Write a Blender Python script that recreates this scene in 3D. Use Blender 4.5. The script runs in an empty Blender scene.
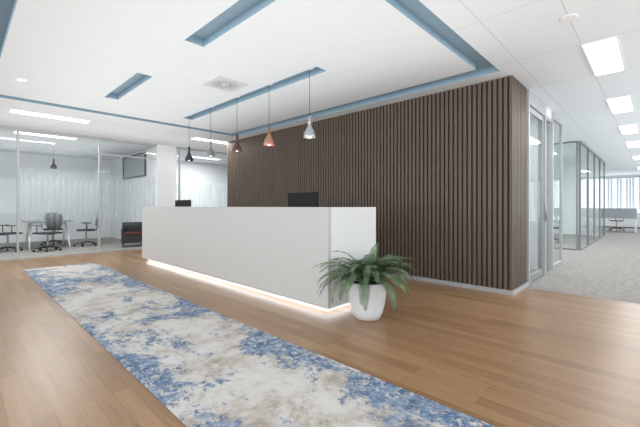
import bpy, bmesh, math, random
from mathutils import Vector, Matrix
random.seed(7)
S = bpy.context.scene
C = S.collection
S.view_settings.view_transform = 'Standard'
S.view_settings.exposure = 0.2
H = 1.15
CZ = 2.84

# ---------------------------------------------------------------- materials
def newmat(name):
    m = bpy.data.materials.new(name); m.use_nodes = True
    nt = m.node_tree; b = nt.nodes['Principled BSDF']
    return m, nt, b
def N(nt, t, **kw):
    n = nt.nodes.new(t)
    for k, v in kw.items(): setattr(n, k, v)
    return n
def L(nt, a, b): nt.links.new(a, b)
def ramp(nt, stops, interp='LINEAR'):
    r = nt.nodes.new('ShaderNodeValToRGB'); cr = r.color_ramp; cr.interpolation = interp
    while len(cr.elements) < len(stops): cr.elements.new(0.5)
    for e, (p, c) in zip(cr.elements, stops):
        e.position = p; e.color = (c[0], c[1], c[2], 1)
    return r
def plain(name, col, rough=0.5, metal=0.0, var=0.03, scale=6.0, bump=0.0, spec=0.5):
    m, nt, b = newmat(name)
    geo = N(nt, 'ShaderNodeNewGeometry')
    no = N(nt, 'ShaderNodeTexNoise'); no.inputs['Scale'].default_value = scale; no.inputs['Detail'].default_value = 4
    L(nt, geo.outputs['Position'], no.inputs['Vector'])
    lo = [max(0, c*(1-var)) for c in col]; hi = [min(1, c*(1+var)) for c in col]
    r = ramp(nt, [(0.3, lo), (0.7, hi)])
    L(nt, no.outputs['Fac'], r.inputs['Fac']); L(nt, r.outputs['Color'], b.inputs['Base Color'])
    b.inputs['Roughness'].default_value = rough; b.inputs['Metallic'].default_value = metal
    b.inputs['Specular IOR Level'].default_value = spec
    if bump:
        bp = N(nt, 'ShaderNodeBump'); bp.inputs['Strength'].default_value = bump; bp.inputs['Distance'].default_value = 0.01
        L(nt, no.outputs['Fac'], bp.inputs['Height']); L(nt, bp.outputs['Normal'], b.inputs['Normal'])
    return m
def emit(name, col, st):
    m, nt, b = newmat(name)
    b.inputs['Base Color'].default_value = (*col, 1)
    b.inputs['Emission Color'].default_value = (*col, 1); b.inputs['Emission Strength'].default_value = st
    return m
def math_(nt, op, a, b=None, c=None, clamp=False):
    n = N(nt, 'ShaderNodeMath', operation=op); n.use_clamp = clamp
    for i, v in enumerate((a, b, c)):
        if v is None: continue
        if isinstance(v, (int, float)): n.inputs[i].default_value = v
        else: L(nt, v, n.inputs[i])
    return n.outputs[0]
def glassmat(name, tint, refl=1.0):
    m, nt, b = newmat(name); nt.nodes.remove(b)
    out = nt.nodes['Material Output']
    tr = N(nt, 'ShaderNodeBsdfTransparent'); tr.inputs['Color'].default_value = (*tint, 1)
    gl = N(nt, 'ShaderNodeBsdfGlossy'); gl.inputs['Roughness'].default_value = 0.02
    lw = N(nt, 'ShaderNodeLayerWeight'); lw.inputs['Blend'].default_value = .5
    f = math_(nt, 'MULTIPLY', math_(nt, 'MULTIPLY_ADD', math_(nt, 'POWER', lw.outputs['Facing'], 5.0), .9, .04), refl)
    mx = N(nt, 'ShaderNodeMixShader')
    L(nt, f, mx.inputs[0])
    L(nt, tr.outputs[0], mx.inputs[1]); L(nt, gl.outputs[0], mx.inputs[2]); L(nt, mx.outputs[0], out.inputs[0])
    return m
def filmmat():
    m, nt, b = newmat('frosted film'); nt.nodes.remove(b)
    out = nt.nodes['Material Output']
    geo = N(nt, 'ShaderNodeNewGeometry'); sp = N(nt, 'ShaderNodeSeparateXYZ'); L(nt, geo.outputs['Position'], sp.inputs[0])
    sx = math_(nt, 'MULTIPLY', sp.outputs['X'], 9)
    fr = math_(nt, 'FRACT', sx)
    tri = math_(nt, 'SUBTRACT', 1.0, math_(nt, 'ABSOLUTE', math_(nt, 'MULTIPLY_ADD', fr, 2.0, -1.0)))
    stripe = math_(nt, 'MULTIPLY', math_(nt, 'SUBTRACT', tri, .35), 2.0, clamp=True)
    dz = math_(nt, 'ABSOLUTE', math_(nt, 'SUBTRACT', sp.outputs['Z'], 1.32))
    band = math_(nt, 'MULTIPLY', math_(nt, 'SUBTRACT', .72, dz), 3.0, clamp=True)
    f = math_(nt, 'MULTIPLY', band, math_(nt, 'MULTIPLY_ADD', stripe, .16, .30))
    tr = N(nt, 'ShaderNodeBsdfTransparent')
    d = N(nt, 'ShaderNodeBsdfTranslucent'); d.inputs['Color'].default_value = (.60, .69, .73, 1)
    d2 = N(nt, 'ShaderNodeBsdfDiffuse'); d2.inputs['Color'].default_value = (.60, .69, .73, 1)
    m1 = N(nt, 'ShaderNodeMixShader'); m1.inputs[0].default_value = .5
    m2 = N(nt, 'ShaderNodeMixShader'); L(nt, f, m2.inputs[0])
    L(nt, d.outputs[0], m1.inputs[1]); L(nt, d2.outputs[0], m1.inputs[2])
    L(nt, tr.outputs[0], m2.inputs[1]); L(nt, m1.outputs[0], m2.inputs[2]); L(nt, m2.outputs[0], out.inputs[0])
    return m

def swap_xy(nt, sx=1, sy=1, ox=0, oy=0, swap=True):
    geo = N(nt, 'ShaderNodeNewGeometry'); sp = N(nt, 'ShaderNodeSeparateXYZ'); cb = N(nt, 'ShaderNodeCombineXYZ')
    L(nt, geo.outputs['Position'], sp.inputs[0])
    a = N(nt, 'ShaderNodeMath', operation='MULTIPLY_ADD'); a.inputs[1].default_value = sx; a.inputs[2].default_value = ox
    c = N(nt, 'ShaderNodeMath', operation='MULTIPLY_ADD'); c.inputs[1].default_value = sy; c.inputs[2].default_value = oy
    L(nt, sp.outputs['Y' if swap else 'X'], a.inputs[0]); L(nt, sp.outputs['X' if swap else 'Y'], c.inputs[0])
    L(nt, a.outputs[0], cb.inputs['X']); L(nt, c.outputs[0], cb.inputs['Y'])
    return cb
def mixc(nt, bt='MIX', fac=None):
    n = nt.nodes.new('ShaderNodeMix'); n.data_type = 'RGBA'; n.blend_type = bt
    if fac is not None: n.inputs[0].default_value = fac
    return n
def woodmat():
    m, nt, b = newmat('oak plank floor')
    v = swap_xy(nt)
    br = N(nt, 'ShaderNodeTexBrick'); br.offset = 0.37; br.offset_frequency = 2
    br.inputs['Scale'].default_value = 1; br.inputs['Brick Width'].default_value = 1.2; br.inputs['Row Height'].default_value = .095
    br.inputs['Mortar Size'].default_value = .0016; br.inputs['Mortar Smooth'].default_value = .4
    br.inputs['Color1'].default_value = (.265, .150, .075, 1); br.inputs['Color2'].default_value = (.365, .220, .118, 1)
    br.inputs['Mortar'].default_value = (.16, .088, .045, 1)
    L(nt, v.outputs[0], br.inputs['Vector'])
    v2 = swap_xy(nt, 1.2, 26)
    n1 = N(nt, 'ShaderNodeTexNoise'); n1.inputs['Scale'].default_value = 1.6; n1.inputs['Detail'].default_value = 8; n1.inputs['Roughness'].default_value = .7
    L(nt, v2.outputs[0], n1.inputs['Vector'])
    r = ramp(nt, [(.32, (.60, .58, .55)), (.5, (1, 1, 1)), (.75, (1.0, .98, .95))])
    L(nt, n1.outputs['Fac'], r.inputs['Fac'])
    mx = mixc(nt, 'MULTIPLY', .85)
    L(nt, br.outputs['Color'], mx.inputs[6]); L(nt, r.outputs['Color'], mx.inputs[7])
    L(nt, mx.outputs[2], b.inputs['Base Color'])
    r2 = ramp(nt, [(.3, (.27,)*3), (.7, (.40,)*3)]); L(nt, n1.outputs['Fac'], r2.inputs['Fac'])
    L(nt, r2.outputs['Color'], b.inputs['Roughness'])
    bp = N(nt, 'ShaderNodeBump'); bp.inputs['Strength'].default_value = .12; bp.inputs['Distance'].default_value = .002
    L(nt, n1.outputs['Fac'], bp.inputs['Height']); L(nt, bp.outputs['Normal'], b.inputs['Normal'])
    b.inputs['Specular IOR Level'].default_value = .42
    return m
def carpetmat():
    m, nt, b = newmat('grey loop carpet')
    v = swap_xy(nt, 1, 3)
    n1 = N(nt, 'ShaderNodeTexNoise'); n1.inputs['Scale'].default_value = 13; n1.inputs['Detail'].default_value = 7; n1.inputs['Roughness'].default_value = .75
    L(nt, v.outputs[0], n1.inputs['Vector'])
    r = ramp(nt, [(.35, (.15, .138, .13)), (.5, (.28, .262, .248)), (.66, (.45, .425, .40))])
    L(nt, n1.outputs['Fac'], r.inputs['Fac']); L(nt, r.outputs['Color'], b.inputs['Base Color'])
    b.inputs['Roughness'].default_value = .95
    return m
def rugmat():
    m, nt, b = newmat('distressed abstract rug')
    geo = N(nt, 'ShaderNodeNewGeometry')
    def noise(sc, det, ro, dist=0, off=0, st=(1, 1, 1)):
        mp = N(nt, 'ShaderNodeMapping'); mp.inputs['Location'].default_value = (off, off*1.7, off); mp.inputs['Scale'].default_value = st
        L(nt, geo.outputs['Position'], mp.inputs['Vector'])
        n = N(nt, 'ShaderNodeTexNoise'); n.inputs['Scale'].default_value = sc; n.inputs['Detail'].default_value = det
        n.inputs['Roughness'].default_value = ro; n.inputs['Distortion'].default_value = dist
        L(nt, mp.outputs[0], n.inputs['Vector']); return n
    cream, beige, tan = (.57, .545, .515), (.47, .43, .39), (.36, .315, .28)
    base = noise(2.4, 13, .82, .2)
    rb = ramp(nt, [(.40, tan), (.455, beige), (.51, cream), (.62, (.62, .61, .60))]); L(nt, base.outputs['Fac'], rb.inputs['Fac'])
    blu = noise(1.8, 15, .83, .25, 5.3, (1.2, .85, 1))
    sp0 = N(nt, 'ShaderNodeSeparateXYZ'); L(nt, geo.outputs['Position'], sp0.inputs[0])
    e2 = math_(nt, 'ABSOLUTE', math_(nt, 'SUBTRACT', sp0.outputs['X'], 1.38))
    e3 = math_(nt, 'MULTIPLY_ADD', math_(nt, 'SUBTRACT', e2, .20), .17, blu.outputs['Fac'])
    rm = ramp(nt, [(.508, (0, 0, 0)), (.545, (1, 1, 1))]); L(nt, e3, rm.inputs['Fac'])
    bl2 = noise(9, 9, .85, 0, 2.2)
    rc = ramp(nt, [(.42, (.07, .12, .205)), (.5, (.145, .215, .325)), (.60, (.30, .37, .455))]); L(nt, bl2.outputs['Fac'], rc.inputs['Fac'])
    sp = noise(24, 6, .8, 0, 9.1)
    rs = ramp(nt, [(.41, (0,)*3), (.47, (1, 1, 1))]); L(nt, sp.outputs['Fac'], rs.inputs['Fac'])
    mm = math_(nt, 'MULTIPLY', rm.outputs['Color'], rs.outputs['Color'])
    mx = mixc(nt); L(nt, mm, mx.inputs[0]); L(nt, rb.outputs['Color'], mx.inputs[6]); L(nt, rc.outputs['Color'], mx.inputs[7])
    L(nt, mx.outputs[2], b.inputs['Base Color']); b.inputs['Roughness'].default_value = .95
    b.inputs['Specular IOR Level'].default_value = .1
    return m
def tilemat():
    m, nt, b = newmat('white ceiling tiles in grid')
    v = swap_xy(nt, 1, 1, -(4.52 % 1.2), -(.555 % .6), swap=False)
    br = N(nt, 'ShaderNodeTexBrick'); br.offset = 0
    br.inputs['Scale'].default_value = 1; br.inputs['Brick Width'].default_value = 1.2; br.inputs['Row Height'].default_value = .6
    br.inputs['Mortar Size'].default_value = .005
    br.inputs['Color1'].default_value = (.775, .82, .855, 1); br.inputs['Color2'].default_value = (.795, .84, .875, 1); br.inputs['Mortar'].default_value = (.60, .635, .66, 1)
    L(nt, v.outputs[0], br.inputs['Vector']); L(nt, br.outputs['Color'], b.inputs['Base Color'])
    b.inputs['Roughness'].default_value = .9
    return m
def slatmat():
    m, nt, b = newmat('dark stained timber slat')
    geo = N(nt, 'ShaderNodeNewGeometry'); mp = N(nt, 'ShaderNodeMapping'); mp.inputs['Scale'].default_value = (14, 14, 1.2)
    L(nt, geo.outputs['Position'], mp.inputs['Vector'])
    n1 = N(nt, 'ShaderNodeTexNoise'); n1.inputs['Scale'].default_value = 2; n1.inputs['Detail'].default_value = 5
    L(nt, mp.outputs[0], n1.inputs['Vector'])
    r = ramp(nt, [(.3, (.120, .091, .070)), (.7, (.142, .110, .086))])
    L(nt, n1.outputs['Fac'], r.inputs['Fac']); L(nt, r.outputs['Color'], b.inputs['Base Color'])
    b.inputs['Roughness'].default_value = .5; b.inputs['Specular IOR Level'].default_value = .35
    return m
def fernmat():
    m, nt, b = newmat('fern leaf')
    geo = N(nt, 'ShaderNodeNewGeometry'); n1 = N(nt, 'ShaderNodeTexNoise'); n1.inputs['Scale'].default_value = 14
    L(nt, geo.outputs['Position'], n1.inputs['Vector'])
    r = ramp(nt, [(.3, (.055, .105, .06)), (.55, (.12, .19, .105)), (.75, (.26, .34, .20))])
    L(nt, n1.outputs['Fac'], r.inputs['Fac']); L(nt, r.outputs['Color'], b.inputs['Base Color'])
    b.inputs['Roughness'].default_value = .55; b.inputs['Specular IOR Level'].default_value = .3
    return m
def redmat():
    m, nt, b = newmat('dark red patterned upholstery')
    geo = N(nt, 'ShaderNodeNewGeometry'); n1 = N(nt, 'ShaderNodeTexVoronoi'); n1.inputs['Scale'].default_value = 16
    L(nt, geo.outputs['Position'], n1.inputs['Vector'])
    r = ramp(nt, [(.3, (.25, .03, .035)), (.55, (.03, .02, .025))])
    L(nt, n1.outputs['Distance'], r.inputs['Fac']); L(nt, r.outputs['Color'], b.inputs['Base Color'])
    b.inputs['Roughness'].default_value = .8
    return m
M = dict(
 wood=woodmat(), carpet=carpetmat(), rug=rugmat(), tile=tilemat(), slat=slatmat(), fern=fernmat(), film=filmmat(), red=redmat(),
 plaster=plain('white plaster ceiling', (.775, .82, .85), .9, var=.01),
 wall=plain('white painted wall', (.79, .81, .83), .85, var=.015),
 blue=plain('grey blue recess paint', (.29, .42, .52), .8, var=.03),
 slatback=plain('dark backing board', (.042, .032, .026), .8),
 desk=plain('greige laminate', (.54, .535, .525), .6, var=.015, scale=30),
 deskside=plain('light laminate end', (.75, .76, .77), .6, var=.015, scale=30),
 plinth=plain('white plinth', (.8, .78, .76), .6),
 led=emit('soft white led strip', (.88, .94, 1), 7),
 diff=emit('panel diffuser', (1, 1, 1), 3.5),
 bulb=emit('bulb glow', (1, .93, .82), 8),
 white=plain('white lacquer', (.80, .82, .84), .4, var=.01),
 pot=plain('white glazed pot', (.76, .78, .80), .3, var=.02),
 soil=plain('potting soil', (.04, .03, .02), .95, bump=.5, scale=40),
 alu=plain('brushed aluminium', (.42, .43, .44), .4, metal=.7),
 aluw=plain('silver powder coat', (.44, .45, .46), .45, metal=.1),
 darkfr=plain('slate grey frame', (.20, .22, .225), .4),
 openfr=plain('charcoal frame', (.10, .105, .11), .5),
 black=plain('black plastic', (.015, .015, .016), .6, spec=.2),
 mesh=plain('black mesh fabric', (.03, .032, .036), .8),
 screen=plain('dark screen', (.01, .01, .011), .5, spec=.2),
 copper=plain('pinkish copper', (.50, .24, .18), .28, metal=.6),
 wine=plain('dark wine brown glaze', (.10, .045, .04), .3, metal=.2),
 smoke=plain('smoky black glaze', (.03, .033, .037), .3, metal=.2),
 greyp=plain('mid grey glaze', (.22, .23, .24), .3, metal=.3),
 grey=plain('glossy silver', (.42, .43, .45), .22, metal=.6),
 walnut=plain('walnut neck', (.20, .10, .055), .45, scale=40, var=.2),
 tablet=plain('grey table', (.16, .165, .17), .5),
 vent=plain('grey vent slot', (.30, .31, .32), .8),
 ventfr=plain('pale grey vent plate', (.62, .64, .66), .7),
 glass=glassmat('clear glass', (.97, .985, .98), .6),
 tglass=glassmat('pale green glass', (.95, .98, .975), .5),
 gglass=plain('grey pane', (.40, .42, .43), .3),
 blind=plain('pale vertical blind', (.74, .80, .86), .8),
 partgrey=plain('grey acoustic fabric', (.36, .40, .43), .9),
 stem=plain('fern stem', (.12, .14, .05), .7),
)

# ---------------------------------------------------------------- mesh builder
class MB:
    def __init__(s): s.bm = bmesh.new()
    def box(s, x0, x1, y0, y1, z0, z1):
        v = [s.bm.verts.new(p) for p in ((x0,y0,z0),(x1,y0,z0),(x1,y1,z0),(x0,y1,z0),(x0,y0,z1),(x1,y0,z1),(x1,y1,z1),(x0,y1,z1))]
        for f in ((3,2,1,0),(4,5,6,7),(0,1,5,4),(1,2,6,5),(2,3,7,6),(3,0,4,7)): s.bm.faces.new([v[i] for i in f])
        return s
    def poly(s, pts, smooth=False):
        f = s.bm.faces.new([s.bm.verts.new(p) for p in pts]); f.smooth = smooth; return s
    def tube(s, pts, rads, n=12, cap=True):
        if isinstance(rads, (int, float)): rads = [rads]*len(pts)
        pts = [Vector(p) for p in pts]; rings = []
        for i, p in enumerate(pts):
            d = (pts[min(i+1, len(pts)-1)] - pts[max(i-1, 0)]).normalized()
            a = Vector((0, 0, 1)) if abs(d.z) < .9 else Vector((1, 0, 0))
            u = d.cross(a).normalized(); w = d.cross(u).normalized()
            rings.append([s.bm.verts.new(p + (u*math.cos(2*math.pi*k/n) + w*math.sin(2*math.pi*k/n))*rads[i]) for k in range(n)])
        for a, b in zip(rings, rings[1:]):
            for k in range(n):
                f = s.bm.faces.new((a[k], a[(k+1) % n], b[(k+1) % n], b[k])); f.smooth = True
        if cap:
            s.bm.faces.new(rings[0]); s.bm.faces.new(rings[-1])
        return s
    def lathe(s, prof, n=32, c=(0, 0), cap0=True, cap1=False):
        rings = [[s.bm.verts.new((c[0]+r*math.cos(2*math.pi*k/n), c[1]+r*math.sin(2*math.pi*k/n), z)) for k in range(n)] for r, z in prof]
        for a, b in zip(rings, rings[1:]):
            for k in range(n):
                f = s.bm.faces.new((a[k], a[(k+1) % n], b[(k+1) % n], b[k])); f.smooth = True
        if cap0: s.bm.faces.new(rings[0][::-1])
        if cap1: s.bm.faces.new(rings[-1])
        return s
    def xf(s, m):
        bmesh.ops.transform(s.bm, matrix=m, verts=s.bm.verts); return s
    def build(s, name, mat, parent=None, bevel=0, recalc=True):
        if recalc: bmesh.ops.recalc_face_normals(s.bm, faces=s.bm.faces)
        me = bpy.data.meshes.new(name); s.bm.to_mesh(me); s.bm.free()
        me.materials.append(M[mat] if isinstance(mat, str) else mat)
        o = bpy.data.objects.new(name, me); C.objects.link(o)
        if parent: o.parent = parent
        if bevel:
            b = o.modifiers.new('bevel', 'BEVEL'); b.width = bevel; b.segments = 2; b.limit_method = 'ANGLE'
        return o
def thing(name, label, cat, loc=(0,0,0), rz=0, group=None):
    o = bpy.data.objects.new(name, None); C.objects.link(o); o.location = loc; o.rotation_euler = (0, 0, rz)
    o.empty_display_size = .1
    return tag(o, label, cat, group)
def tag(o, label, cat, group=None):
    o['label'] = label; o['category'] = cat
    if group: o['group'] = group
    return o
def struct(o, label=None):
    o['kind'] = 'structure'
    if label: o['label'] = label
    return o
def dup(root, loc, rz=0, label=None):
    def cp(o, par):
        c = o.copy(); C.objects.link(c)
        if par: c.parent = par
        for ch in [q for q in o.children]: cp(ch, c)
        return c
    kids = list(root.children)
    r = root.copy(); C.objects.link(r); r.location = loc; r.rotation_euler = (0, 0, rz)
    for k in kids: cp(k, r)
    if label: r['label'] = label
    return r

# ---------------------------------------------------------------- shell
YG = 9.9      # meeting room glass line
struct(MB().box(-3.5, 5.55, -4, YG, -.1, 0).build('floor', 'wood'), 'warm oak plank floor')
struct(MB().box(5.55, 12, 8.2, YG, -.1, 0).build('floor', 'wood'), 'warm oak plank floor behind the slatted wall')
struct(MB().box(5.55, 25.5, -4, 8.2, -.1, 0).build('floor', 'carpet'), 'grey carpet of the corridor')
struct(MB().box(-3.5, 12, YG, 14.5, -.1, 0).build('floor', 'carpet'), 'grey carpet of the meeting room')

IX0, IX1, IY0, IY1 = .35, 4.46, 1.60, 7.15
OX0, OX1, OY0, OY1 = .15, 4.72, 1.40, 7.35
slots = [(1.61, 1.82, 2.03, 3.46), (1.59, 1.78, 4.73, 6.16), (3.02, 3.21, 2.96, 6.55)]
troughs = [(OX0, OX1, OY0, IY0), (OX0, OX1, IY1, OY1), (OX0, IX0, IY0, IY1), (IX1, OX1, IY0, IY1)]
def cells(x0, x1, y0, y1, holes):
    xs = sorted({x0, x1, *[h[0] for h in holes], *[h[1] for h in holes]}); ys = sorted({y0, y1, *[h[2] for h in holes], *[h[3] for h in holes]})
    for a, b in zip(xs, xs[1:]):
        for c, d in zip(ys, ys[1:]):
            mx, my = (a+b)/2, (c+d)/2
            if not any(h[0] < mx < h[1] and h[2] < my < h[3] for h in holes): yield a, b, c, d
def flat(name, x0, x1, y0, y1, z, mat, holes=()):
    mb = MB()
    for a, b, c, d in cells(x0, x1, y0, y1, holes): mb.poly([(a,c,z),(a,d,z),(b,d,z),(b,c,z)])
    bmesh.ops.remove_doubles(mb.bm, verts=mb.bm.verts, dist=1e-5)
    return struct(mb.build(name, mat, recalc=False))
flat('ceiling', OX0, OX1, OY0, OY1, CZ, 'plaster', slots+troughs)['label'] = 'white plaster dropped ceiling raft with blue slots'
flat('ceiling', -3.5, 12, OY0, YG, CZ, 'plaster', [(OX0, OX1, OY0, OY1), (4.97, 12, OY0, 8.18)])
flat('ceiling', -3.5, 25.5, -4, OY0, CZ, 'tile')
flat('ceiling', 4.97, 25.5, OY0, 8.2, CZ, 'tile')
flat('ceiling', -3.5, 12, YG, 14.5, CZ, 'plaster')
DEP = .085
def pocket(name, rects, outer_rects, label):
    mb = MB()
    for a, b, c, d in rects: mb.poly([(a,c,CZ+DEP),(a,d,CZ+DEP),(b,d,CZ+DEP),(b,c,CZ+DEP)])
    for a, b, c, d in outer_rects:
        p = [(a,c),(b,c),(b,d),(a,d)]
        for i in range(4):
            q, r = p[i], p[(i+1) % 4]
            mb.poly([(q[0],q[1],CZ),(r[0],r[1],CZ),(r[0],r[1],CZ+DEP),(q[0],q[1],CZ+DEP)])
    return struct(mb.build(name, 'blue', recalc=False), label)
pocket('trim_1', troughs, [(OX0, OX1, OY0, OY1), (IX0, IX1, IY0, IY1)], 'grey-blue recessed trough around the dropped ceiling')
for i, s in enumerate(slots): pocket('trim_%d' % (i+2), [s], [s], 'grey-blue recessed slot in the ceiling')

def wall(name, x0, x1, y0, y1, z0=0, z1=CZ+.2, mat='wall'):
    return struct(MB().box(x0, x1, y0, y1, z0, z1).build(name, mat))
def wall_open(name, axis, pos, t, a0, a1, o0, o1, z0, z1):
    mb = MB(); T = CZ+.2
    for (u0, u1, w0, w1) in ((a0, o0, 0, T), (o1, a1, 0, T), (o0, o1, 0, z0), (o0, o1, z1, T)):
        if u1-u0 < 1e-4: continue
        if axis == 'x': mb.box(pos, pos+t, u0, u1, w0, w1)
        else: mb.box(u0, u1, pos, pos+t, w0, w1)
    return struct(mb.build(name, 'wall'))
def winframe(name, axis, pos, t, o0, o1, z0, z1, n, frmat='aluw', pane='glass', label=None, fw=.05):
    mb = MB()
    def bx(m, u0, u1, w0, w1, t0, t1):
        if axis == 'x': m.box(pos+t0, pos+t1, u0, u1, w0, w1)
        else: m.box(u0, u1, pos+t0, pos+t1, w0, w1)
    bx(mb, o0, o1, z0, z0+fw, 0, t); bx(mb, o0, o1, z1-fw, z1, 0, t)
    for i in range(n+1):
        u = o0 + (o1-o0-fw)*i/n
        bx(mb, u, u+fw, z0+fw, z1-fw, 0, t)
    f = struct(mb.build(name, frmat), label)
    for i in range(n):
        u = o0 + (o1-o0-fw)*i/n + fw; u2 = o0 + (o1-o0-fw)*(i+1)/n
        g = MB(); bx(g, u, u2, z0+fw, z1-fw, t*.45, t*.55); g.build('glass_pane', pane, f)
    return f
# outer walls
wall_open('wall_left', 'x', -3.7, .2, -4, 14.5, -3, 9, .7, 2.6)
winframe('window_1', 'x', -3.62, .06, -3, 9, .7, 2.6, 8, label='window band behind the viewer')
wall_open('wall_front', 'y', -4.2, .2, -3.7, 25.5, -2.5, 24, .7, 2.6)
winframe('window_2', 'y', -4.12, .06, -2.5, 24, .7, 2.6, 16, label='long window band of the outer wall')
wall('wall_meeting', -3.7, 4.05, 14.5, 14.7)
wall('wall_back_room', 4.05, 12.2, 12.8, 13.0)
wall_open('wall_right', 'x', 25.5, .2, -4.2, 8.4, -3.6, 7.6, .12, 2.75)
fw = winframe('window_4', 'x', 25.55, .06, -3.6, 7.6, .12, 2.75, 9, label='far floor-to-ceiling windows with pale vertical blinds')
mb = MB()
y = -3.5
while y < 7.5:
    if random.random() < .5: mb.box(25.40, 25.41, y, y+.09, .95, 2.72)
    y += .13
mb.build('vertical_blind', 'blind', fw)
wall('wall_east', 12, 12.2, 8.4, 14.5)
# block behind the slats
wall('wall_block', 5.03, 7.42, 8.0, 8.18); wall('wall_block', 5.03, 5.13, 1.40, 8.0)
wall('wall_office', 7.42, 25.5, 8.2, 8.4)
wall('wall_side', 7.32, 7.42, 1.45, 8.0)
wall('wall_side', 5.13, 5.72, 1.40, 1.50)
wall('wall_passage', 7.42, 11.2, 4.6, 4.7)
# slatted wall
struct(MB().box(5.00, 5.03, 1.36, 8.18, 0.0, CZ).box(5.03, 5.72, 1.36, 1.40, 0, CZ).build('wall_slat_backing', 'slatback'), 'dark backing behind the timber slats')
mb = MB(); p = .066
mb.box(4.965, 5.0, 1.325, 1.36, .055, CZ)
y = 1.36 + .024
while y < 8.15:
    mb.box(4.966, 5.0, y, y+.042, .055, CZ); y += p
x = 5.024
while x < 5.68:
    mb.box(x, x+.042, 1.326, 1.36, .055, CZ); x += p
struct(mb.build('wall_slatted', 'slat', bevel=0), 'dark brown vertical timber slat feature wall behind the reception desk')
struct(MB().box(4.95, 5.0, 1.31, 8.18, 0, .055).box(5.0, 5.70, 1.31, 1.36, 0, .055).build('baseboard_slatted', 'aluw'), 'pale baseboard under the slats')

# meeting room front, column
wall('wall_column', 3.82, 4.34, YG-.06, YG+.25)
wall('wall_meeting_side', 3.95, 4.05, YG+.25, 14.5)
def partition(name, x0, x1, cuts, label, f0):
    fr = MB()
    fr.box(x0, x1, YG-.03, YG+.03, CZ-.05, CZ); fr.box(x0, x1, YG-.03, YG+.03, 0, .04)
    for c in cuts: fr.box(c-.018, c+.018, YG-.03, YG+.03, .04, CZ-.05)
    f = struct(fr.build(name, 'aluw'), label)
    e = [x0]+list(cuts)+[x1]
    for a, b in zip(e, e[1:]):
        MB().box(a+.018, b-.018, YG-.005, YG+.005, .04, CZ-.05).build('glass_pane', 'glass', f)
        if a >= f0-.1: MB().poly([(a+.03, YG-.009, .4), (b-.03, YG-.009, .4), (b-.03, YG-.009, 2.35), (a+.03, YG-.009, 2.35)]).build('frosted_film', 'film', f)
    return f
partition('window_5', -3.5, 3.82, (-.35, .92, 2.45), 'glass wall of the meeting room with a frosted band of vertical stripes', .95)
partition('window_6', 4.34, 11.9, (4.46, 8.2), 'glass wall beside the column with frosted vertical stripes', 4.34)
struct(MB().box(.94, 3.80, YG-.02, YG+.02, 2.42, 2.45).build('trim_5', 'aluw'), 'silver transom over the meeting room door')
# dark-framed interior window high on the meeting room side wall
w10 = MB().box(3.90, 3.95, 11.0, 13.0, 2.05, 2.09).box(3.90, 3.95, 11.0, 13.0, 2.74, 2.78).box(3.90, 3.95, 11.0, 11.04, 2.09, 2.74).box(3.90, 3.95, 12.96, 13.0, 2.09, 2.74)
w10 = struct(w10.build('window_10', 'openfr'), 'dark-framed interior window left of the white column')
MB().box(3.925, 3.948, 11.04, 12.96, 2.09, 2.74).build('grey_pane', 'gglass', w10)

# door beside slats
mb = MB()
for (a, b) in ((5.72, 5.78), (6.78, 6.84), (7.36, 7.42)): mb.box(a, b, 1.31, 1.42, 0, CZ)
mb.box(5.78, 6.78, 1.31, 1.42, 2.64, CZ); mb.box(6.84, 7.36, 1.33, 1.40, 2.64, 2.7)
d = struct(mb.build('door_1', 'aluw'), 'tall glazed door in a silver frame beside the slatted wall')
lf = MB().box(5.79, 5.85, 1.335, 1.375, .01, 2.63).box(6.71, 6.77, 1.335, 1.375, .01, 2.63).box(5.85, 6.71, 1.335, 1.375, .01, .11).box(5.85, 6.71, 1.335, 1.375, 2.55, 2.63).build('door_leaf', 'alu', d)
MB().box(5.85, 6.71, 1.35, 1.36, .11, 2.55).build('glass_pane', 'tglass', lf)
MB().tube([(6.70, 1.29, .9), (6.70, 1.29, 1.3)], .011).tube([(6.70, 1.29, .95), (6.70, 1.335, .95)], .008).tube([(6.70, 1.29, 1.25), (6.70, 1.335, 1.25)], .008).build('door_handle', 'alu', lf)
MB().box(6.84, 7.36, 1.36, 1.37, 0, 2.64).build('side_pane', 'tglass', d)
MB().box(6.84, 7.36, 1.33, 1.40, 2.7, CZ).build('head_panel', 'wall', d)
# corridor glass office
g = winframe('window_7', 'y', 1.38, .05, 11.2, 17.3, 0, CZ, 4, 'darkfr', 'tglass', 'slate-framed glass wall of the corridor office', .035)
g = winframe('window_8', 'x', 11.14, .05, 1.44, 4.6, 0, CZ, 2, 'darkfr', 'tglass', 'end glass wall of the corridor office', .035)
wall('wall_glass_office', 11.2, 17.3, 4.6, 4.7); wall('wall_glass_office', 17.2, 17.3, 1.5, 4.6)
winframe('window_9', 'y', 1.38, .05, 7.42, 8.7, 0, CZ, 1, 'aluw', 'tglass', 'narrow silver-framed glass panel past the door', .03)

# ---------------------------------------------------------------- rug
tag(MB().box(.83, 1.93, .1, 8.13, 0, .012).build('runner_rug', 'rug', bevel=.004), 'long runner rug with distressed blue, cream and beige abstract pattern', 'rug')

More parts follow.
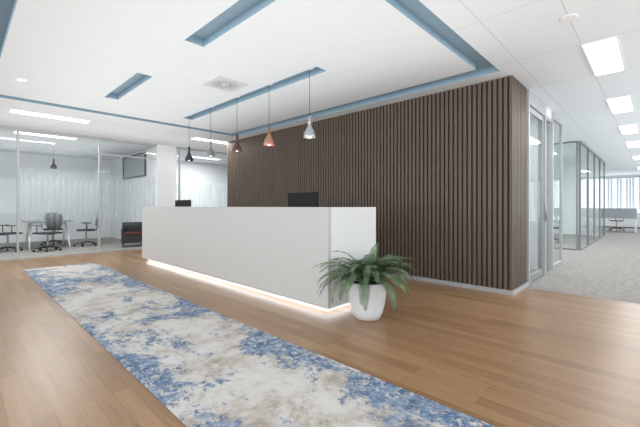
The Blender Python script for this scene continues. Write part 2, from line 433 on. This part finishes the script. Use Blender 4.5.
# ---------------------------------------------------------------- reception desk
DX0, DX1, DY0, DY1, DH = 2.70, 3.57, 2.47, 7.76, 1.137
dk = thing('reception_desk', 'long pale grey reception desk with a glowing strip along its base', 'reception desk', (DX0, DY0, 0))
Lx, Ly = DX1-DX0, DY1-DY0
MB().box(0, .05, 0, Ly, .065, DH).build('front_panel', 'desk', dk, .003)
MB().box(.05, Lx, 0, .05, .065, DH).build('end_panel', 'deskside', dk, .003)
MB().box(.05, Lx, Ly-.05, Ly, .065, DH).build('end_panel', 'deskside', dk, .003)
MB().box(.05, .32, .05, Ly-.05, DH-.04, DH).build('counter_ledge', 'desk', dk, .002)
MB().box(.05, Lx-.03, .05, Ly-.05, .70, .735).build('worktop', 'white', dk, .002)
MB().box(.09, Lx-.08, .09, Ly-.09, 0, .065).build('plinth', 'plinth', dk)
MB().box(.06, .085, .07, Ly-.07, .05, .064).box(.09, Lx-.1, .06, .085, .05, .064).build('light_strip', 'led', dk)
for q in (1.7, 3.5): MB().box(.35, Lx-.08, q, q+.4, .065, .70).build('drawer_unit', 'white', dk, .002)

def monitor(loc, rz, label, sz=1):
    t = thing('computer_monitor', label, 'monitor', loc, rz, 'monitors on the reception desk')
    MB().box(-.29, .29, -.02, .015, .28*sz, .60*sz).build('screen_housing', 'black', t, .006)
    MB().box(-.28, .28, .0155, .017, .29*sz, .59*sz).build('screen', 'screen', t)
    MB().box(-.03, .03, -.04, -.02, .01, .42*sz).build('stand_arm', 'black', t, .004)
    MB().box(-.11, .11, -.09, .09, 0, .012).build('stand_base', 'black', t, .004)
    return t
monitor((3.3, 3.5, .736), math.radians(-90), 'black monitor behind the desk, nearer the potted fern')
monitor((3.3, 7.15, .736), math.radians(-85), 'black monitor at the far left end of the desk', .9)

# ---------------------------------------------------------------- pendants
def pendant(loc, mat, label, ztop, group, neck='walnut'):
    t = thing('pendant_lamp', label, 'pendant lamp', loc, 0, group)
    prof = [(.072, 0), (.077, .003), (.079, .018), (.075, .047), (.062, .080), (.043, .110), (.029, .138), (.023, .160)]
    MB().lathe(prof, 28, cap0=False).build('lamp_shade', mat, t)
    MB().lathe([(.023, .160), (.021, .20), (.0215, .245), (.018, .272), (.006, .282)], 24, cap1=True).build('neck', neck, t)
    MB().lathe([(.004, .005), (.022, .012), (.030, .032), (.026, .055), (.012, .08)], 20, cap1=True).build('bulb', 'bulb', t)
    MB().tube([(0, 0, .278), (0, 0, ztop-loc[2]-.02)], .003, 8).build('cord', 'black', t)
    MB().lathe([(.05, ztop-loc[2]-.025), (.05, ztop-loc[2])], 24, cap1=True).build('ceiling_rose', 'white', t)
    return t
G = 'pendant lamps over the reception desk'
for k, (mt, nk, lb) in enumerate([('grey', 'grey', 'silver bottle-shaped pendant lamp, nearest and rightmost over the desk'),
        ('copper', 'walnut', 'pinkish copper bottle-shaped pendant lamp, second from the right over the desk'),
        ('wine', 'wine', 'dark wine-brown bottle-shaped pendant lamp in the middle of the row over the desk'),
        ('greyp', 'greyp', 'grey bottle-shaped pendant lamp, second from the left over the desk'),
        ('smoke', 'smoke', 'black bottle-shaped pendant lamp, farthest and leftmost over the desk')]):
    pendant((3.115, 3.17+.83*k, 2.02), mt, lb, CZ+DEP, G, nk)

# ---------------------------------------------------------------- fern
fx, fy = 2.94, 2.145
t = thing('potted_fern', 'bushy green fern in a round white pot at the desk corner', 'potted plant', (fx, fy, 0))
MB().lathe([(.120, 0), (.132, .006), (.157, .06), (.178, .14), (.192, .22), (.198, .29), (.197, .35), (.194, .372), (.187, .378), (.180, .370), (.178, .31)], 40).build('pot', 'pot', t)
MB().lathe([(.001, .345), (.10, .348), (.179, .34)], 30, cap0=False).build('soil', 'soil', t)
fol = MB(); stm = MB()
def clampv(v):
    if v.x > -.26 and v.y > .285: v = Vector((v.x, .285 + (v.y-.285)*.03, v.z))
    r = math.hypot(v.x, v.y)
    if v.z < .385 and r < .212: v.z = .39
    v.z = max(v.z, .01)
    return v
rnd = random.Random(23)
nf = 88
for i in range(nf):
    az = 2*math.pi*(i*.381966) + rnd.uniform(-.2, .2)
    ring = i/nf
    el = math.radians(76 - 50*ring + rnd.uniform(-6, 6))
    Lf = rnd.uniform(.46, .62)*(1.0 if ring > .25 else .8)
    yy = math.sin(az)
    if yy > .25 and math.cos(az) > -.6: Lf *= (1-.42*yy); el = min(math.radians(82), el+.3)
    elif math.cos(az) < -.4: Lf *= 1.08
    p = Vector((.03*math.cos(az), .03*math.sin(az), .37)); n = 34; ds = Lf/n
    droop = rnd.uniform(1.8, 2.7)
    pts = []; dirs = []
    twist = rnd.uniform(-.5, .5)
    for k in range(n+1):
        tt = k/n
        e = el - droop*tt**1.4*(.6+.4*ring)
        a2 = az + twist*tt*.5
        d = Vector((math.cos(a2)*math.cos(e), math.sin(a2)*math.cos(e), math.sin(e)))
        pts.append(p.copy()); dirs.append(d); p = p + d*ds
    stm.tube([clampv(q.copy()) for q in pts], [.003*(1-.7*k/n) for k in range(n+1)], 5)
    for k in range(3, n+1):
        tt = k/n
        ll = .068*(math.sin(math.pi*min(1, .2+tt*.8))**.55)*(1-.3*tt) + .006
        d = dirs[k]; side = d.cross(Vector((0, 0, 1))).normalized(); up = side.cross(d).normalized()
        for sg in (-1, 1):
            o = pts[k]
            dr = (side*sg + d*.36 + up*rnd.uniform(-.2, .15)).normalized()
            w = d*.0064
            tip = o + dr*ll + Vector((0, 0, -ll*.15))
            m1 = o + dr*ll*.5
            A, B = o - w*.6, o + w*.6
            Cc, D = m1 + w, m1 - w
            vs = [clampv(q.copy()) for q in (A, D, tip, Cc, B)]
            try: fol.poly(vs)
            except Exception: pass
fol.build('foliage', 'fern', t, recalc=False); stm.build('stems', 'stem', t)

# ---------------------------------------------------------------- ceiling fittings
def area(name, loc, sx, sy, e, rot=(0, 0, 0), col=(1, 1, 1)):
    l = bpy.data.lights.new(name, 'AREA'); l.shape = 'RECTANGLE'; l.size = sx; l.size_y = sy; l.energy = e; l.color = col
    o = bpy.data.objects.new(name, l); C.objects.link(o); o.location = loc; o.rotation_euler = rot
    return o
def panel(x, y, label, e=40, lx=1.2, ly=.3):
    t = thing('ceiling_light', label, 'ceiling light', (x, y, CZ-.012), 0, 'flat panel ceiling lights')
    MB().box(-lx/2, lx/2, -ly/2, -ly/2+.015, 0, .012).box(-lx/2, lx/2, ly/2-.015, ly/2, 0, .012).box(-lx/2, -lx/2+.015, -ly/2+.015, ly/2-.015, 0, .012).box(lx/2-.015, lx/2, -ly/2+.015, ly/2-.015, 0, .012).build('frame', 'white', t)
    MB().box(-lx/2+.015, lx/2-.015, -ly/2+.015, ly/2-.015, .003, .010).build('diffuser', 'diff', t)
    if e: area('panel_light', (x, y, CZ-.02), lx-.05, ly-.05, e)
    return t
panel(5.13, .41, 'rectangular light panel in the tiles, nearest to the slatted wall corner', 14)
panel(7.69, .41, 'second light panel from the slatted wall corner above the corridor', 14)
panel(10.25, .41, 'third light panel from the slatted wall corner above the corridor', 18)
panel(12.8, .41, 'fourth light panel along the corridor', 20)
panel(16.5, .41, 'fifth light panel along the corridor', 24)
panel(21, .41, 'farthest light panel along the corridor', 30)
panel(13, 3.0, 'light panel inside the corridor glass office', 60)
panel(9.2, 2.8, 'light panel in the recess before the glass office', 40)
panel(6.3, 2.6, 'added light panel brightening the room behind the glazed door', 24)  # panel added to lighten the dark room seen through the glass
panel(21, 4.0, 'light panel over the far workstations', 60)
panel(1.25, 8.2, 'light panel before the meeting room glass, left of the desk', 18)
panel(4.66, 8.25, 'light panel at the far end of the slatted wall', 18)
panel(1.5, 10.5, 'light panel inside the meeting room just behind the glass', 60)
panel(6.0, 11.4, 'light panel in the room behind the column', 80)
dl = thing('downlight', 'small round recessed downlight near the blue ceiling edge', 'downlight', (.612, 6.12, CZ-.008))
MB().lathe([(.048, 0), (.06, 0), (.062, .008), (.048, .008)], 24, cap0=False).build('bezel', 'white', dl)
MB().lathe([(.001, .003), (.049, .003)], 24, cap0=False).build('lens', 'bulb', dl)
sd = thing('smoke_detector', 'round white smoke detector on the tiled ceiling', 'smoke detector', (3.81, .556, CZ-.010))
MB().lathe([(.055, 0), (.065, .002), (.07, .006), (.07, .010)], 28, cap1=True).build('cover', 'white', sd)
MB().lathe([(.066, .003), (.0705, .004), (.0705, .005)], 28, cap0=False).build('vent_ring', 'white', sd)
vt = thing('ceiling_vent', 'square white swirl air diffuser between the blue slots', 'air vent', (2.58, 4.3, CZ-.014))
MB().box(-.23, .23, -.23, .23, 0.004, .014).build('frame', 'ventfr', vt, .003)
mb = MB()
for k in range(20):
    a = 2*math.pi*k/20; q = MB().box(.06, .185, -.006, .006, 0.002, .004)
    me = bpy.data.meshes.new('tmp'); q.xf(Matrix.Rotation(a, 4, 'Z') @ Matrix.Rotation(.2, 4, 'Z')); q.bm.to_mesh(me); q.bm.free(); mb.bm.from_mesh(me)
mb.build('swirl_slots', 'vent', vt)
MB().lathe([(.001, .001), (.04, .002), (.042, .004)], 20, cap0=False).build('hub', 'ventfr', vt)

# ---------------------------------------------------------------- meeting room
tb = thing('meeting_table', 'grey meeting table with angled white legs', 'table', (1.75, 12.1, 0))
MB().box(-.5, .5, -.5, .5, .715, .74).build('tabletop', 'tablet', tb, .004)
for sx in (-1, 1):
    for sy in (-1, 1):
        MB().tube([(sx*.38, sy*.12, .715), (sx*.44, sy*.42, 0)], [.025, .02], 10).build('leg', 'white', tb)
MB().box(-.4, .4, -.03, .03, .66, .714).build('rail', 'white', tb)
def chair(loc, rz, label, seat='mesh'):
    t = thing('office_chair', label, 'chair', loc, rz, 'swivel chairs')
    MB().box(-.23, .23, -.22, .23, .44, .48).build('seat', seat, t, .018)
    mb = MB()
    n = 8
    for k in range(n):
        z0 = .58+.36*k/n; z1 = .58+.36*(k+1)/n; 
        f = lambda z: -.25 - .06*((z-.56)/.46)**1.3
        w0 = .19 - .03*abs((z0-.76)/.18)**2; w1 = .19 - .03*abs((z1-.76)/.18)**2
        mb.poly([(-w0, f(z0), z0), (w0, f(z0), z0), (w1, f(z1), z1), (-w1, f(z1), z1)], True)
    bmesh.ops.remove_doubles(mb.bm, verts=mb.bm.verts, dist=1e-4)
    b = mb.build('backrest', seat, t); so = b.modifiers.new('s', 'SOLIDIFY'); so.thickness = .022
    MB().tube([(0, -.05, .43), (0, -.24, .44), (0, -.29, .60), (0, -.30, .75)], .016, 8).build('back_support', 'black', t)
    for s in (-1, 1):
        MB().tube([(s*.21, 0, .45), (s*.26, -.01, .50), (s*.26, -.01, .65)], .011, 8).box(s*.26-.025, s*.26+.025, -.12, .11, .65, .67).build('armrest', 'black', t)
    MB().tube([(0, 0, .10), (0, 0, .25)], .03, 10).tube([(0, 0, .25), (0, 0, .43)], .018, 10).build('gas_column', 'alu', t)
    mb = MB()
    for k in range(5):
        a = 2*math.pi*k/5+.3; mb.tube([(0, 0, .12), (.28*math.cos(a), .28*math.sin(a), .075)], [.022, .012], 8)
    bs = mb.build('star_base', 'black', t)
    for k in range(5):
        a = 2*math.pi*k/5+.3; cx, cy = .28*math.cos(a), .28*math.sin(a)
        MB().tube([(cx-.02*math.sin(a), cy+.02*math.cos(a), .028), (cx+.02*math.sin(a), cy-.02*math.cos(a), .028)], .028, 12).build('caster', 'black', bs)
    return t
c0 = chair((.90, 11.75, 0), math.radians(-75), 'black swivel chair left of the meeting table')
dup(c0, (2.60, 11.85, 0), math.radians(80), 'black swivel chair right of the meeting table')
dup(c0, (2.0, 12.95, 0), math.radians(175), 'black swivel chair behind the meeting table')
dup(c0, (1.62, 11.2, 0), math.radians(25), 'black swivel chair on the glass side of the meeting table')
pendant((1.9, 12.2, 2.2), 'smoke', 'small black pendant lamp over the meeting table', CZ, 'meeting room pendants', 'smoke')
ac = thing('armchair', 'low black armchair with dark red patterned seat in the meeting room corner', 'armchair', (3.5, 10.8, 0), math.radians(160))
ac.scale = (.82, .82, .9)
MB().box(-.33, .33, -.30, .30, .12, .36).build('base', 'mesh', ac, .03)
MB().box(-.25, .25, -.20, .30, .36, .46).build('seat_cushion', 'red', ac, .03)
MB().box(-.33, .33, -.33, -.20, .36, .76).build('backrest', 'mesh', ac, .03)
for s in (-1, 1): MB().box(s*.29-.04, s*.29+.04, -.20, .30, .36, .58).build('armrest', 'mesh', ac, .02)
for sx in (-1, 1):
    for sy in (-1, 1): MB().tube([(sx*.28, sy*.25, .12), (sx*.29, sy*.26, 0)], .015, 8).build('leg', 'black', ac)

# far workstations
for i, (x, y, rz, lb) in enumerate([(20.6, 1.35, 90, 'white workstation desk with a low divider at the end of the corridor'), (22.6, -.3, 90, 'white workstation desk nearest the far windows'), (13.4, 3.2, 0, 'white desk inside the corridor glass office')]):
    w = thing('work_desk', lb, 'desk', (x, y, 0), math.radians(rz), 'white office desks')
    MB().box(-.8, .8, -.4, .4, .71, .74).build('desktop', 'white', w, .003)
    MB().box(-.8, .8, .38, .41, .60, 1.05).build('screen_divider', 'partgrey', w)
    for s in (-1, 1): MB().box(s*.75-.02, s*.75+.02, -.36, .36, 0, .71).build('leg', 'white', w)
dup(c0, (13.2, 2.4, 0), math.radians(0), 'black swivel chair inside the corridor glass office')
dup(c0, (21.4, 1.3, 0), math.radians(100), 'black swivel chair behind the workstation at the corridor end')
lc = thing('low_cabinet', 'low white cabinet under the far corridor windows', 'cabinet', (24.6, .9, 0))
MB().box(-.25, .25, -1.2, 1.2, .04, .8).build('body', 'white', lc, .003)
for k in range(3): MB().box(-.27, -.251, -1.18+.8*k, -.41+.8*k, .06, .78).build('door', 'white', lc, .002)
MB().box(-.22, .22, -1.15, 1.15, 0, .04).build('plinth', 'black', lc)

# ---------------------------------------------------------------- light, world, camera
area('unseen_window_fill', (-3.4, 3, 1.7), 1.9, 12, 225, (0, math.radians(-105), 0), (.96, .985, 1))  # general fill added at the unseen windows behind the camera, tilted up
area('unseen_window_fill_side', (9, -3.8, 1.7), 24, 1.9, 270, (math.radians(108), 0, 0), (.96, .985, 1))  # general fill added along the unseen side windows, tilted towards the ceiling
area('window_daylight_far', (25.2, 2, 1.5), 2.4, 9, 80, (0, math.radians(90), 0), (.95, .98, 1))
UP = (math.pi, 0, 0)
area('added_ceiling_fill', (2.2, 4.4, 1.95), 3.4, 7.0, 44, UP)  # added upward fill with no fitting, brightens the plaster raft
area('added_ceiling_fill', (2.2, 8.8, 1.95), 4.5, 1.2, 11, UP)  # added upward fill for the ceiling strip before the meeting room
area('added_ceiling_fill', (9, -1.0, 1.95), 22, 4.0, 88, UP)  # added upward fill that lifts the tiled ceiling
area('added_ceiling_fill', (0.5, 12.2, 2.3), 5, 3.5, 22, UP)  # added upward fill for the meeting room ceiling
W = bpy.data.worlds.new('World'); S.world = W; W.use_nodes = True
bg = W.node_tree.nodes['Background']; bg.inputs[0].default_value = (.88, .94, 1, 1); bg.inputs[1].default_value = 1.3
cam = bpy.data.cameras.new('Camera'); co = bpy.data.objects.new('Camera', cam); C.objects.link(co)
cam.sensor_width = 36; cam.lens = 349/640*36; cam.shift_y = -7.5/640; cam.clip_start = .05
co.location = (0, 0, H); co.rotation_euler = (math.radians(90), 0, math.radians(-46.2))
S.camera = co
